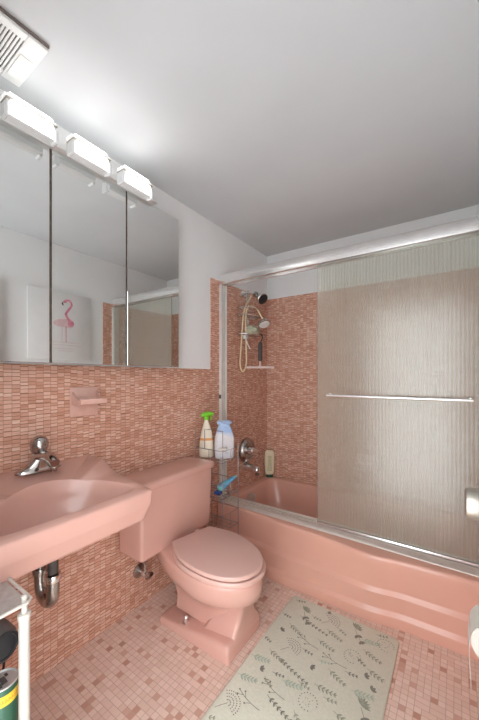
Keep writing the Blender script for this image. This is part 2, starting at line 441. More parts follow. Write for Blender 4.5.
# ------------------------------------------------------------------ ceiling vent
t = thing('ceiling_vent', (.2, .38, H), 'square white exhaust fan grille on the ceiling over the mirror', 'vent')
x0, x1, y0, y1 = .085, .322, .225, .525
bm = B(); zt, zb = H-.0005, H-.020
box(bm, x0, x1, y0, y0+.03, zb, zt-.006, .003); box(bm, x0, x1, y1-.062, y1, zb, zt-.006, .003)
box(bm, x0, x0+.028, y0+.03, y1-.062, zb, zt-.006, .003); box(bm, x1-.03, x1, y0+.03, y1-.062, zb, zt-.006, .003)
obj('grille_frame', bm, M['vent'], t)
obj('fan_housing', box(B(), x0+.006, x1-.006, y0+.006, y1-.006, H-.0065, H-.0005), M['ventdark'], t)
for i in range(20):
    y = y0+.032 + i*.0103
    bm = B(); box(bm, x0+.027, x1-.029, y, y+.0070, zb+.002, zb+.008, .001, 1); obj('slat', bm, M['vent'], t)
bm = B(); box(bm, x1+.0005, x1+.005, y0, y1, H-.010, H-.0005); obj('side_shadow_strip', bm, M['ventshadow'], t, label='brown strip painted as the shadow along the grille edge')  # strip added to draw the shaded edge of the grille
obj('night_light_lens', box(B(), x0+.035, x1-.085, y1-.054, y1-.012, zb-.003, zb+.002, .001, 1), M['white'], t)

# ------------------------------------------------------------------ soap dishes
def soap_dish(name, P, label):
    """P(u, w, h): u along the wall, w out of the wall, h up; centre of back plate at 0"""
    t = thing(name, P(0, 0, 0), label, 'soap dish', 'ceramic soap dishes')
    def bx(u0, u1, w0, w1, h0, h1, bev):
        b = B(); box(b, u0, u1, w0, w1, h0, h1, bev); 
        for v in b.verts: v.co = P(*v.co)
        return b
    b = bx(-.069, .069, .0005, .012, -.07, .07, .005); obj('back_plate', b, M['pinktile'], t)
    b = B(); n = 12
    prof = [(.011, -.012), (.085, -.012), (.098, -.006), (.10, .004), (.098, .016), (.090, .017), (.086, .008), (.03, .004), (.016, .010), (.011, .03)]
    rings = []
    for u, s in ((-.064, .97), (-.061, 1), (.061, 1), (.064, .97)):
        rings.append([P(u, w*s if w > .02 else w, h) for w, h in prof])
    loft(b, rings)
    obj('tray', b, M['pinktile'], t)
    for sgn in (-1, 1):
        b = B(); u0, u1 = (sgn*.0645, sgn*.055)
        poly = [(.011, .05), (.011, -.012), (.085, -.011), (.085, .006), (.03, .03)]
        loft(b, [[P(u0, w, h) for w, h in poly], [P(u1, w, h) for w, h in poly]])
        obj('side_cheek', b, M['pinktile'], t)
soap_dish('soap_dish', lambda u, w, h: Vector((w, .828+u, 1.178+h)), 'pink ceramic soap dish on the mosaic wall right above the sink')
soap_dish('soap_dish.001', lambda u, w, h: Vector((.885+u, 2.613-w, .612+h)), 'pink ceramic soap dish on the shower wall behind the reeded glass')

# ------------------------------------------------------------------ sink
SX, SY0, SY1 = .470, .275, .855
t = thing('wall_sink', (.0, .595, .66), 'pink wall hung sink with chrome single handle faucet under the mirror', 'sink')
Hs = [(0, .917), (.112, .917), (.128, .914), (.150, .903), (.185, .885), (.225, .873), (.33, .859), (.47, .841)]
cen = (.30, .565)
outer = rrect(.002, SX, SY0, SY1, .012, 6, 4)
angs = sorted({round(math.atan2(p[1]-cen[1], p[0]-cen[0]) % (2*PI), 5) for p in outer} | {round(2*PI*i/100, 5) for i in range(100)})
def ring(poly, zf, sh=0):
    return [(p[0], p[1], zf(p[0], p[1])) for p in radial(poly, cen, angs)]
basin = chaikin([(.165, .565), (.185, .655), (.235, .730), (.30, .785), (.385, .818), (.418, .812), (.430, .73), (.432, .565), (.430, .40), (.418, .335), (.385, .328), (.30, .355), (.235, .40), (.185, .475)], 2)
def scale(poly, s, c): return [(c[0]+(p[0]-c[0])*s, c[1]+(p[1]-c[1])*s) for p in poly]
bc = (.30, .565)
hz = lambda x, y: lerp(x, Hs)
def und(x): return lerp(x, [(0, .60), (.12, .615), (.30, .668), (.40, .706), (.47, .727)])
rings = []
inn = rrect(.002, SX-.035, SY0+.03, SY1-.03, .03, 6, 4)
rings.append(ring(rrect(.05, SX-.12, SY0+.10, SY1-.10, .05, 6, 4), lambda x, y: und(x)+.012))
rings.append(ring(inn, lambda x, y: und(x)))
rings.append(ring(rrect(.002, SX-.026, SY0+.018, SY1-.018, .02, 6, 4), lambda x, y: und(x)+.003))
rings.append(ring(rrect(.002, SX-.021, SY0+.014, SY1-.014, .018, 6, 4), lambda x, y: und(x)+.012))
rings.append(ring(rrect(.002, SX-.006, SY0+.003, SY1-.003, .018, 6, 4), lambda x, y: hz(x, y)-.064))
rings.append(ring(rrect(.002, SX-.001, SY0, SY1, .018, 6, 4), lambda x, y: hz(x, y)-.055))
rings.append(ring(outer, lambda x, y: hz(x, y)-.012))
rings.append(ring(rrect(.002, SX-.001, SY0+.001, SY1-.001, .012, 6, 4), lambda x, y: hz(x, y)-.004))
rings.append(ring(rrect(.003, SX-.006, SY0+.006, SY1-.006, .010, 6, 4), hz))
rings.append(ring(scale(basin, 1.0, bc), hz))
rings.append(ring(scale(basin, .985, bc), lambda x, y: hz(x, y)-.004))
rings.append(ring(scale(basin, .965, bc), lambda x, y: hz(x, y)-.016))
rings.append(ring(scale(basin, .92, bc), lambda x, y: min(hz(x, y), .87)-.05))
rings.append(ring(scale(basin, .82, bc), lambda x, y: .765))
rings.append(ring(scale(basin, .62, bc), lambda x, y: .735))
rings.append(ring(scale(basin, .30, bc), lambda x, y: .723))
rings.append(ring(scale(basin, .08, bc), lambda x, y: .72))
bm = B(); loft(bm, rings); obj('basin', bm, M['pink'], t, ang=50)
bm = B(); lathe(bm, [(.024, .0), (.024, .003), (.018, .004), (.017, .001)], (.30, .565, .7205), n=20); obj('drain', bm, M['dullchrome'], t)
# faucet
FY = .597; fx = .082; fz = .9175
bm = B()
pl = [(fx+.030*math.cos(a)*(1 if abs(math.cos(a)) > 0 else 1), FY+.086*math.sin(a)) for a in [2*PI*i/40 for i in range(40)]]
loft(bm, [[(x, y, fz) for x, y in pl], [(x, y, fz+.006) for x, y in pl],
          [(fx+(x-fx)*.9, FY+(y-FY)*.95, fz+.011) for x, y in pl],
          [(fx+(x-fx)*.86, FY+(y-FY)*.62, fz+.022) for x, y in pl],
          [(fx+(x-fx)*.84, FY+(y-FY)*.38, fz+.042) for x, y in pl],
          [(fx+(x-fx)*.80, FY+(y-FY)*.285, fz+.062) for x, y in pl],
          [(fx+(x-fx)*.4, FY+(y-FY)*.14, fz+.066) for x, y in pl]])
f = obj('faucet', bm, M['faucetchrome'], t, ang=60, label='chrome single handle faucet')
bm = B()
rr = []
for s in range(13):
    q = s/12; x = fx+.005 + .128*q; z = fz+.056 + .026*math.sin(q*PI*.62) - .030*q*q
    w_ = .026 - .008*q; h_ = .019 - .005*q
    rr.append([(x + .35*h_*math.sin(a)*(-.2+q), FY+w_*math.cos(a), z+h_*math.sin(a)) for a in [2*PI*i/16 for i in range(16)]])
loft(bm, rr); lathe(bm, [(.011, 0), (.011, .014), (.009, .016)], (fx+.124, FY, fz+.034), (0, 0, -1), 16)
obj('spout', bm, M['faucetchrome'], f, ang=60)
bm = B(); lathe(bm, [(.016, 0), (.024, .004), (.029, .012), (.0325, .026), (.0335, .042), (.031, .055), (.023, .066), (.011, .072), (.002, .0735)], (fx-.004, FY, fz+.068), (.12, 0, 1), 28)
obj('handle_knob', bm, M['faucetchrome'], f, ang=60)
bm = B(); lathe(bm, [(.0205, -.002), (.0215, .004), (.0205, .010)], (fx-.003, FY, fz+.058), (.12, 0, 1), 28); obj('collar', bm, M['white'], f)
# trap under the sink
p = obj('p_trap', tube(B(), [(.262, .567, .72), (.262, .567, .655)], .0165, 16), M['dullchrome'], t, label='tarnished chrome drain trap')
bm = B(); tube(bm, [(.262, .567, .655), (.262, .567, .58)], .0175, 16); obj('tailpiece', bm, M['darkgrey'], p)
bm = B(); pts = [(.262, .567, .575), (.262, .567, .518)] + [(.2125+.0495*math.cos(a), .567, .508-.0495*math.sin(a)) for a in [PI*i/10 for i in range(1, 10)]] + [(.163, .567, .518), (.163, .567, .56)]
tube(bm, pts, .0215, 18); obj('u_bend', bm, M['dullchrome'], p)
bm = B(); lathe(bm, [(.0265, 0), (.0275, .004), (.0275, .02), (.0255, .024)], (.262, .567, .552), n=10); obj('slip_nut', bm, M['chrome'], p)
bm = B(); lathe(bm, [(.0265, 0), (.0275, .004), (.0275, .018), (.0255, .022)], (.163, .567, .545), n=10); obj('slip_nut', bm, M['dullchrome'], p)
bm = B(); tube(bm, [(.163, .567, .56), (.163, .567, .605), (.155, .567, .622), (.135, .567, .63), (.003, .567, .63)], .018, 16); obj('trap_arm', bm, M['dullchrome'], p)

# ------------------------------------------------------------------ toilet
TC = 1.283
LIDP = (.276, .758, .470, .179, .122, 1.290, 2.2)
t = thing('toilet', (.4, TC, 0), 'pink two-piece toilet with closed pale pink lid beside the bathtub', 'toilet')
piv = (.255, TC)
def twist(x, y, z, k=1.):
    a = math.radians(-10.)*smooth((z-.12)/.26)*k
    dx, dy = x-piv[0], y-piv[1]
    return (piv[0]+dx*math.cos(a)-dy*math.sin(a), piv[1]+dx*math.sin(a)+dy*math.cos(a), z)
def egg(u0, u1, um, hw, hb, n=48, p=2.0):
    """ccw outline: back edge at u0 (half width hb), widest hw at um, rounded front at u1"""
    pts = []
    m = n//2
    for i in range(m+1):
        a = -PI/2 + PI*i/m
        ca, sa = math.cos(a), math.sin(a)
        pts.append((um+(u1-um)*abs(ca)**(2/p), hw*math.copysign(abs(sa)**(2/p), sa)))
    k = n//4
    for i in range(1, k+1):
        q = i/k; a = q*PI/2
        pts.append((um-(um-u0)*q, hb+(hw-hb)*math.cos(a)))
    for i in range(1, 5): pts.append((u0, hb-2*hb*i/5))
    for i in range(0, k):
        q = 1-i/k; a = q*PI/2
        pts.append((um-(um-u0)*q, -(hb+(hw-hb)*math.cos(a))))
    return pts
def eggring(z, u0, u1, um, hw, hb, k=1., dy=0., p=2.0):
    return [twist(a, TC+b+dy, z, k) for a, b in egg(u0, u1, um, hw, hb, p=p)]
bm = B()
loft(bm, [eggring(.060, .240, .560, .40, .080, .075), eggring(.13, .245, .575, .43, .080, .072), eggring(.19, .235, .600, .45, .098, .08), eggring(.215, .215, .640, .46, .130, .08),
          eggring(.240, .18, .676, .47, .150, .09), eggring(.262, .14, .700, .47, .163, .095), eggring(.267, .12, .722, .47, .171, .10), eggring(.277, .10, .735, .465, .178, .10), eggring(.32, .06, .747, .46, .184, .10),
          eggring(.362, .045, .752, .46, .186, .105), eggring(.379, .04, .752, .46, .185, .105), eggring(.386, .045, .746, .46, .179, .10)])
bowl = obj('bowl', bm, M['pink'], t, ang=70)
# foot: wide flat plinth, its top rising towards the front column
bm = B()
fh = lambda u: .034 + .046*smooth((u-.22)/.40)
def foot(f_, i): return [(a, b, .0005 + f_*fh(a)) for a, b in rrect(.185+i, .638-i, TC-.150+i, TC+.138-i, .014, 4, 6)]
loft(bm, [foot(0., .0), foot(.55, .0), foot(.86, .003), foot(.96, .010), foot(1., .022)])
obj('foot', bm, M['pink'], t, ang=50)
bm = B()
col = lambda z, u0, u1, hw, k=1.: [twist(a, TC+.018+b, z, k) for a, b in rrect(u0, u1, -hw, hw, min(.022, hw*.5), 4, 3)]
loft(bm, [col(.03, .44, .637, .128), col(.066, .45, .636, .124), col(.085, .46, .634, .108), col(.115, .48, .634, .084), col(.16, .49, .642, .066), col(.21, .49, .660, .066), col(.245, .48, .676, .072), col(.272, .47, .694, .088)])
obj('front_column', bm, M['pink'], t, ang=50)
for s in (-1, 1):
    bm = B(); lathe(bm, [(.019, 0), (.019, .005), (.013, .008), (.0125, .030), (.007, .036)], (.345, TC+s*.112, .045), n=16); obj('floor_bolt', bm, M['chrome'], t, label='chrome bolt on the foot')
def seatring(z, u0, u1, um, hw, hb, s_, ang, yc, p=2.2):
    c_, n_ = math.cos(math.radians(ang)), math.sin(math.radians(ang)); out = []
    for a, b in egg(u0, u1, um, hw, hb, p=p):
        a = .50+(a-.50)*s_; b *= s_
        out.append((.255+(a-.255)*c_-b*n_, yc+(a-.255)*n_+b*c_, z))
    return out
SEAT = lambda z, s_: seatring(z, .272, .766, .46, .186, .12, s_, -11., 1.290)
LID = lambda z, s_: seatring(z, LIDP[0], LIDP[1], LIDP[2], LIDP[3], LIDP[4], s_, -12., LIDP[5], LIDP[6])
bm = B(); loft(bm, [SEAT(.388, .985), SEAT(.393, 1.), SEAT(.405, 1.), SEAT(.410, .985)]); obj('seat', bm, M['lid'], t)
bm = B(); loft(bm, [LID(.4155, .985), LID(.419, 1.), LID(.430, 1.), LID(.4345, .985), LID(.4360, .96)]); obj('seat_lid', bm, M['lid'], t)
for s in (-1, 1):
    bm = B(); box(bm, .236, .262, TC+s*.078-.016, TC+s*.078+.016, .387, .412, .005); obj('hinge', bm, M['lid'], t)
bm = B()
tk = lambda z, i: [(a, b, z) for a, b in rrect(.012, .209-i*.7, 1.004+i*.45, 1.547-i*.6, .016, 5, 3)]
loft(bm, [tk(.372, .026), tk(.376, .016), tk(.386, .012), tk(.55, .006), tk(.722, 0)]); obj('tank', bm, M['pink'], t, ang=50)
tl = lambda z, i: [(a, b, z) for a, b in rrect(.006+i*.3, .226-i, .992+i, 1.558-i, .018, 5, 3)]
bm = B(); loft(bm, [tl(.7235, .010), tl(.728, .002), tl(.750, .0), tl(.760, .003), tl(.765, .010), tl(.7665, .022), tl(.7685, .045)]); obj('tank_lid', bm, M['pink'], t, ang=50)
bm = B(); box(bm, .05, .235, TC-.10, TC+.10, .345, .3715, .01); obj('tank_ledge', bm, M['pink'], t)

# shut-off valve under the tank
t = thing('shutoff_valve', (.03, 1.145, .2), 'small chrome shutoff valve on the wall under the toilet tank', 'valve')
bm = B(); lathe(bm, [(.040, .0005), (.039, .006), (.024, .012), (.013, .014)], (0, 1.15, .203), (1, 0, 0), 22); obj('escutcheon', bm, M['dullchrome'], t)
bm = B(); tube(bm, [(.01, 1.15, .203), (.062, 1.15, .203)], .013, 12); lathe(bm, [(.019, 0), (.022, .006), (.022, .026), (.017, .032)], (.045, 1.15, .190), n=14)
obj('valve_body', bm, M['chrome'], t)
bm = B(); tube(bm, [(.062, 1.15, .203), (.082, 1.15, .203)], .006, 8); lathe(bm, [(.015, 0), (.027, .003), (.028, .011), (.018, .015)], (.08, 1.15, .203), (1, 0, 0), 12, 1., .62); obj('handle', bm, M['dullchrome'], t)
bm = B(); tube(bm, [(.053, 1.15, .22), (.055, 1.147, .26), (.070, 1.125, .31), (.088, 1.11, .3705)], .0075, 8, smooth=5); obj('supply_line', bm, M['chromewire'], t)

# ------------------------------------------------------------------ bathtub
t = thing('bathtub', (.8, 2.2, 0), 'pink enamel bathtub with a bowed ribbed apron along the back wall', 'bathtub')
TOPY = [(0, 1.848), (.1, 1.846), (.40, 1.832), (.46, 1.826), (.53, 1.806), (.9, 1.776), (1.08, 1.748), (1.13, 1.748), (1.26, 1.772), (1.6, 1.792)]
BOTY = [(0, 1.797), (.1, 1.797), (.42, 1.790), (.50, 1.768), (1.08, 1.764), (1.13, 1.768), (1.24, 1.793), (1.6, 1.800)]
def bow(x, z):
    q = smooth((z-.02)/.34)
    return sum(lerp(x+d, BOTY)*(1-q)+lerp(x+d, TOPY)*q for d in (-.014, -.007, 0, .007, .014))/5
def rimring(z, off, r=.012):
    out = []
    for x, y in rrect(.003, 1.597, 1.80, 2.610, r, 4, 48):
        f = max(0, min(1, (2.3-y)/.5))
        out.append((x, y + f*(bow(x, z)-1.80+off), z))
    return out
def inring(z, xl, xr, yf, yb, r): return [(x, y, z) for x, y in rrect(xl, xr, yf, yb, r, 4, 48)]
R = [rimring(.0008, .004), rimring(.056, -.004), rimring(.060, -.004), rimring(.0615, -.003), rimring(.076, .014), rimring(.079, .015), rimring(.082, .015), rimring(.166, -.001), rimring(.170, -.001), rimring(.1715, .0), rimring(.186, .017), rimring(.189, .018), rimring(.192, .018), rimring(.31, .004), rimring(.345, .0), rimring(.356, .002), rimring(.363, .007), rimring(.366, .016)]
R += [inring(.366, .065, 1.535, 1.965, 2.562, .07), inring(.364, .07, 1.53, 1.972, 2.556, .075), inring(.352, .078, 1.52, 1.982, 2.548, .08), inring(.22, .105, 1.44, 2.0, 2.528, .10),
      inring(.13, .135, 1.36, 2.02, 2.505, .12), inring(.095, .18, 1.28, 2.06, 2.46, .12), inring(.085, .26, 1.15, 2.13, 2.39, .10)]
bm = B(); loft(bm, R); obj('tub_shell', bm, M['pinktub'], t, ang=60)
bm = B(); lathe(bm, [(.052, 0), (.052, .006), (.042, .013), (.010, .016), (.006, .013)], (.099, 2.18, .295), (1, -.2, .12), 26); obj('overflow_plate', bm, M['overflow'], t, label='round chrome overflow plate')
bm = B(); lathe(bm, [(.03, 0), (.03, .003), (.022, .004)], (.30, 2.24, .0855), n=20); obj('drain', bm, M['chrome'], t)

# ------------------------------------------------------------------ shower enclosure
t = thing('shower_door_frame', (.8, 1.91, .366), 'polished aluminium header, side jamb and bottom track of the shower', 'shower frame')
bm = B()
prof = [(1.952, 1.990), (1.952, 2.066), (1.930, 2.072), (1.905, 2.071), (1.888, 2.064), (1.876, 2.050), (1.870, 2.030), (1.869, 2.012), (1.872, 1.992), (1.880, 1.990), (1.880, 2.0), (1.944, 2.0), (1.944, 1.990)]
loft(bm, [[(x, y, z) for y, z in prof] for x in (.001, 1.599)]); obj('header_rail', bm, M['alu'], t, ang=25)
bm = B(); box(bm, .001, .018, 1.878, 1.948, .385, 1.989, .003); box(bm, .018, .026, 1.878, 1.888, .385, 1.989, .002); box(bm, .018, .026, 1.938, 1.948, .385, 1.989, .002); obj('jamb', bm, M['jamb'], t)
bm = B(); box(bm, 1.582, 1.599, 1.878, 1.948, .385, 1.989, .003); obj('jamb', bm, M['jamb'], t)
bm = B(); prof = [(1.856, .3665), (1.955, .3665), (1.955, .386), (1.948, .386), (1.946, .373), (1.915, .373), (1.914, .383), (1.910, .383), (1.909, .373), (1.886, .373), (1.882, .384), (1.876, .384), (1.858, .370)]
loft(bm, [[(x, y-(.022*x/1.6 if y < 1.87 else 0), z) for y, z in prof] for x in (.004, 1.596)]); obj('bottom_track', bm, M['track'], t, ang=25)
bm = B(); box(bm, .005, .024, 1.8700, 1.877, 1.13, 1.16, .002); obj('bumper', bm, M['darkgrey'], t)

def reeded_panel(xa, xb, yf, yb, z0, z1, pitch=.0175, amp=.00025):
    """ribbed front face, flat back, a closed slab"""
    bm = B(); n = int((xb-xa)/pitch*8); front = []
    for i in range(n+1):
        x = xa+(xb-xa)*i/n
        front.append((x, yf + amp*(.5+.5*math.cos(2*PI*(x-xa)/pitch))))
    poly = front + [(xb, yb), (xa, yb)]
    loft(bm, [[(x, y, z) for x, y in poly] for z in (z0, z1)])
    return bm
def door_panel(name, xa, xb, yc, label, outside):
    t = thing(name, ((xa+xb)/2, yc, .39), label, 'shower door')
    obj('glass_panel', reeded_panel(xa, xb, yc-.003, yc+.003, .398, 1.985), M['reed'], t, ang=60)
    bm = B(); box(bm, xa, xb, yc-.006, yc+.006, .376, .3975, .002); obj('bottom_rail', bm, M['alu'], t)
    bm = B(); box(bm, xa, xb, yc-.006, yc+.006, 1.9855, 1.9985, .001); obj('hanger_rail', bm, M['dullalu'], t)
    s = -1 if outside else 1; yb = yc+s*.048
    b = obj('towel_bar', tube(B(), [(xa+.075, yb, 1.184), (xb-.035, yb, 1.184)], .0085, 14), M['alu'], t)
    for x in (xa+.082, xb-.042):
        bm = B(); tube(bm, [(x, yb, 1.184), (x, yc+s*.005, 1.184)], .006, 10); lathe(bm, [(.013, 0), (.013, .006), (.009, .008)], (x, yc+s*.0045, 1.184), (0, s, 0), 16)
        obj('bar_bracket', bm, M['chrome'], b)
    return t
door_panel('sliding_shower_door', .766, 1.580, 1.897, 'frosted reeded glass sliding shower door with chrome towel bar', True)

# ------------------------------------------------------------------ tub faucet
t = thing('shower_valve', (.0, 2.245, .675), 'large round chrome shower valve with lever on the tiled wall', 'valve')
bm = B(); lathe(bm, [(.104, .0005), (.104, .014), (.098, .030), (.084, .042), (.074, .040), (.066, .030), (.05, .029)], (0, 2.245, .672), (1, 0, 0), 40); obj('escutcheon', bm, M['dullchrome'], t, ang=50)
bm = B(); lathe(bm, [(.038, .028), (.036, .050), (.030, .060), (.030, .078), (.024, .086), (.004, .089)], (0, 2.245, .672), (1, 0, 0), 26); obj('hub', bm, M['chrome'], t, ang=50)
bm = B(); tube(bm, [(.072, 2.24, .675), (.080, 2.275, .676), (.086, 2.312, .660), (.088, 2.330, .630)], [.017, .010], 12, smooth=5); obj('lever', bm, M['chrome'], t, ang=60)
t = thing('tub_spout', (.0, 2.235, .52), 'chrome tub spout on the tiled wall under the round valve', 'faucet')
bm = B(); lathe(bm, [(.036, .0005), (.034, .008), (.033, .06), (.031, .115), (.028, .135), (.020, .143)], (0, 2.235, .535), (1, 0, -.1), 22); obj('spout_body', bm, M['chrome'], t, ang=50)
bm = B(); lathe(bm, [(.018, 0), (.018, .018), (.015, .02)], (.122, 2.235, .498), (0, 0, -1), 16); obj('outlet', bm, M['dullchrome'], t)

# ------------------------------------------------------------------ shower head, hand shower, caddy
AY = 2.235
t = thing('overhead_shower', (.0, AY, 2.0), 'chrome overhead shower with dark round face high on the tiled wall', 'shower')
bm = B(); lathe(bm, [(.030, .0005), (.028, .006), (.014, .010)], (0, AY-.03, 1.985), (1, 0, 0), 22); obj('wall_flange', bm, M['chrome'], t)
bm = B(); tube(bm, [(.003, AY-.03, 1.985), (.04, AY-.022, 1.993), (.08, AY-.005, 1.988), (.112, AY+.01, 1.976)], .0095, 12, smooth=5); obj('shower_arm', bm, M['chrome'], t)
bm = B(); lathe(bm, [(.018, -.006), (.023, .004), (.023, .022), (.018, .028)], (.095, AY+.002, 1.982), (.8, .3, -.45), 18); obj('swivel_nut', bm, M['dullchrome'], t)
bm = B(); lathe(bm, [(.017, 0), (.023, .008), (.026, .028), (.037, .045), (.046, .060), (.048, .074), (.044, .078)], (.120, AY+.012, 1.970), (.75, -.22, -.56), 26); hd = obj('head', bm, M['chrome'], t, ang=50)
dv = Vector((.75, -.22, -.56)).normalized(); c0 = Vector((.120, AY+.012, 1.970))
bm = B(); lathe(bm, [(.0425, .0), (.0425, .002), (.037, .005), (.012, .006)], c0+dv*.0785, dv, 26); obj('spray_face', bm, M['black'], hd)

t = thing('shower_caddy', (.03, AY-.02, 1.8), 'chrome wire shower caddy hanging from the shower arm', 'shower caddy')
wr_ = .0045
cy = AY-.018
bm = B()
tube(bm, [(.034, cy-.006, 1.62), (.034, cy-.006, 1.97), (.036, cy-.003, 2.002), (.045, cy, 2.008), (.055, cy, 1.998)], wr_*1.4, 7, smooth=4)
tube(bm, [(.034, cy+.014, 1.62), (.034, cy+.014, 1.965), (.036, cy+.010, 2.000)], wr_*1.2, 7, smooth=4)
obj('hanger', bm, M['chromewire'], t)
for z, dep, wd in ((1.855, .085, .11), (1.795, .10, .12), (1.64, .10, .12)):
    bm = B()
    loop = [(.012, cy-wd, z), (.03+dep*.5, cy-wd*.95, z), (.03+dep, cy-wd*.5, z-.004), (.03+dep, cy+wd*.5, z-.004), (.03+dep*.5, cy+wd*.95, z), (.012, cy+wd, z)]
    tube(bm, loop, wr_, 7, True, 5)
    if z < 1.83:
        for k in range(-3, 4): tube(bm, [(.013, cy+k*wd*.25, z), (.028+dep*(1-.05*abs(k)), cy+k*wd*.25, z-.003)], wr_*.7, 6)
    obj('wire_shelf', bm, M['chromewire'], t)

t = thing('hand_shower', (.06, 2.2, 1.6), 'cream shower hose looped down the tile with white chrome hand spray', 'hand shower')
bm = B()
hz_ = [(.062, AY+.006, 1.972), (.062, AY-.03, 1.925), (.066, AY-.085, 1.87), (.064, AY-.115, 1.80), (.058, AY-.125, 1.68), (.052, AY-.135, 1.52), (.050, AY-.145, 1.40), (.052, AY-.125, 1.345), (.056, AY-.10, 1.34),
       (.060, AY-.070, 1.40), (.062, AY-.075, 1.52), (.064, AY-.085, 1.68), (.068, AY-.09, 1.79), (.080, AY-.075, 1.86), (.100, AY-.03, 1.872), (.120, AY+.015, 1.845), (.138, AY+.045, 1.79), (.146, AY+.055, 1.765)]
tube(bm, hz_, .0068, 9, smooth=7); obj('hose', bm, M['cream'], t, label='cream vinyl hose', ang=60)
bm = B(); lathe(bm, [(.011, -.055), (.014, -.04), (.022, -.026), (.046, -.014), (.054, .0), (.054, .010), (.046, .016)], (.150, AY+.062, 1.742), (.45, -.25, -.85), 24); obj('spray_head', bm, M['chromewire'], t, ang=50)
bm = B(); dv = Vector((.45, -.25, -.85)).normalized(); lathe(bm, [(.045, .0163), (.041, .020), (.004, .021)], (.150, AY+.062, 1.742), dv, 24); obj('spray_face', bm, M['white'], t)

def blob(bm, c, r, sq=(1, 1, 1), seed=0, amp=.12, f=2.2, n=3):
    g = bmesh.ops.create_icosphere(bm, subdivisions=n, radius=1.)
    rnd = random.Random(seed); ph = [rnd.uniform(0, 6) for _ in range(6)]
    for v in g['verts']:
        d = v.co.normalized(); k = 1+amp*(math.sin(f*3*d.x+ph[0])*math.sin(f*3*d.y+ph[1])+.6*math.sin(f*5*d.z+ph[2])*math.sin(f*4*d.x+ph[3]))
        v.co = Vector(c)+Vector((d.x*r*k*sq[0], d.y*r*k*sq[1], d.z*r*k*sq[2]))
    return bm
o = obj('bath_sponge', blob(B(), (.082, cy+.012, 1.682), .058, (.85, 1.2, .66), 3), M['palegreen'], at=(.082, cy+.012, 1.645)); tag(o, 'pale green bath sponge sitting on the lowest caddy shelf', 'sponge')
t = thing('razor', (.05, cy-.07, 1.58), 'white razor hanging from the lowest shelf of the shower caddy', 'razor')
bm = B(); tube(bm, [(.072, cy-.085, 1.634), (.074, cy-.078, 1.60), (.080, cy-.062, 1.56), (.092, cy-.040, 1.52)], [.008, .0045], 10, smooth=4); obj('handle', bm, M['offwhite'], t)
bm = B(); box(bm, .055, .088, cy-.108, cy-.064, 1.600, 1.628, .004); obj('blade_head', bm, M['white'], t)
t = thing('squeegee', (.11, 2.33, 1.38), 'squeegee with dark handle and white blade hanging under the shower caddy', 'squeegee')
q = Vector((.107, cy+.082, 0))
bm = B(); tube(bm, [(q.x+.0, q.y-.012, 1.636), (q.x+.006, q.y-.004, 1.650), (q.x+.012, q.y+.012, 1.648), (q.x+.014, q.y+.020, 1.628), (q.x+.008, q.y+.016, 1.602), (q.x, q.y+.008, 1.582)], .005, 8, smooth=4); obj('hanging_hook', bm, M['black'], t)
bm = B(); lathe(bm, [(.012, .16), (.018, .150), (.020, .11), (.0175, .06), (.019, .015), (.012, 0)], (q.x, q.y+.008, 1.425), n=14); obj('handle', bm, M['darkgrey'], t)
bm = B(); lathe(bm, [(.008, 0), (.009, -.03), (.014, -.048)], (q.x, q.y+.008, 1.425), (0, 0, 1), 12)
obj('neck', bm, M['pinkwhite'], t)
dx, dy = .72, .69; nx_, ny_ = -dy, dx; b0 = Vector((q.x, q.y+.008, 0))
bm = B(); box(bm, -.122, .122, -.010, .010, 1.364, 1.383, .004)
for v in bm.verts: a, b, z = v.co; v.co = (b0.x+a*dx+b*nx_, b0.y+a*dy+b*ny_, z)
for v in bm.verts: v.co.x = max(v.co.x, .003)
obj('blade', bm, M['pinkwhite'], t)

# shampoo bottle standing on its cap in the tub corner
t = thing('shampoo_bottle', (.036, 2.583, .366), 'flat cream shampoo bottle on dark green cap in the tub corner', 'bottle')
def oval(c, rx, ry, z, a=0., n=24, p=2.6):
    out = []
    for i in range(n):
        th = 2*PI*i/n; cx = math.copysign(abs(math.cos(th))**(2/p), math.cos(th))*rx; sy = math.copysign(abs(math.sin(th))**(2/p), math.sin(th))*ry
        out.append((c[0]+cx*math.cos(a)-sy*math.sin(a), c[1]+cx*math.sin(a)+sy*math.cos(a), z))
    return out
bc_ = (.052, 2.570); ba = math.radians(32); bs = 1.18
bm = B(); loft(bm, [oval(bc_, .026*bs, .017, .3668, ba), oval(bc_, .028*bs, .018, .372, ba), oval(bc_, .028*bs, .018, .392, ba)]); obj('cap', bm, M['darkgreen'], t)
bm = B(); loft(bm, [oval(bc_, .030*bs, .018, .3925, ba), oval(bc_, .037*bs, .0185, .43, ba), oval(bc_, .040*bs, .019, .50, ba), oval(bc_, .0385*bs, .019, .57, ba), oval(bc_, .033*bs, .018, .605, ba), oval(bc_, .024*bs, .014, .613, ba)]); bd = obj('bottle_body', bm, M['shampoo'], t, ang=50)
bm = B(); loft(bm, [oval(bc_, .028*bs, .0200, z, ba) for z in (.425, .565)]); obj('printed_label', bm, M['shampoolabel'], bd)

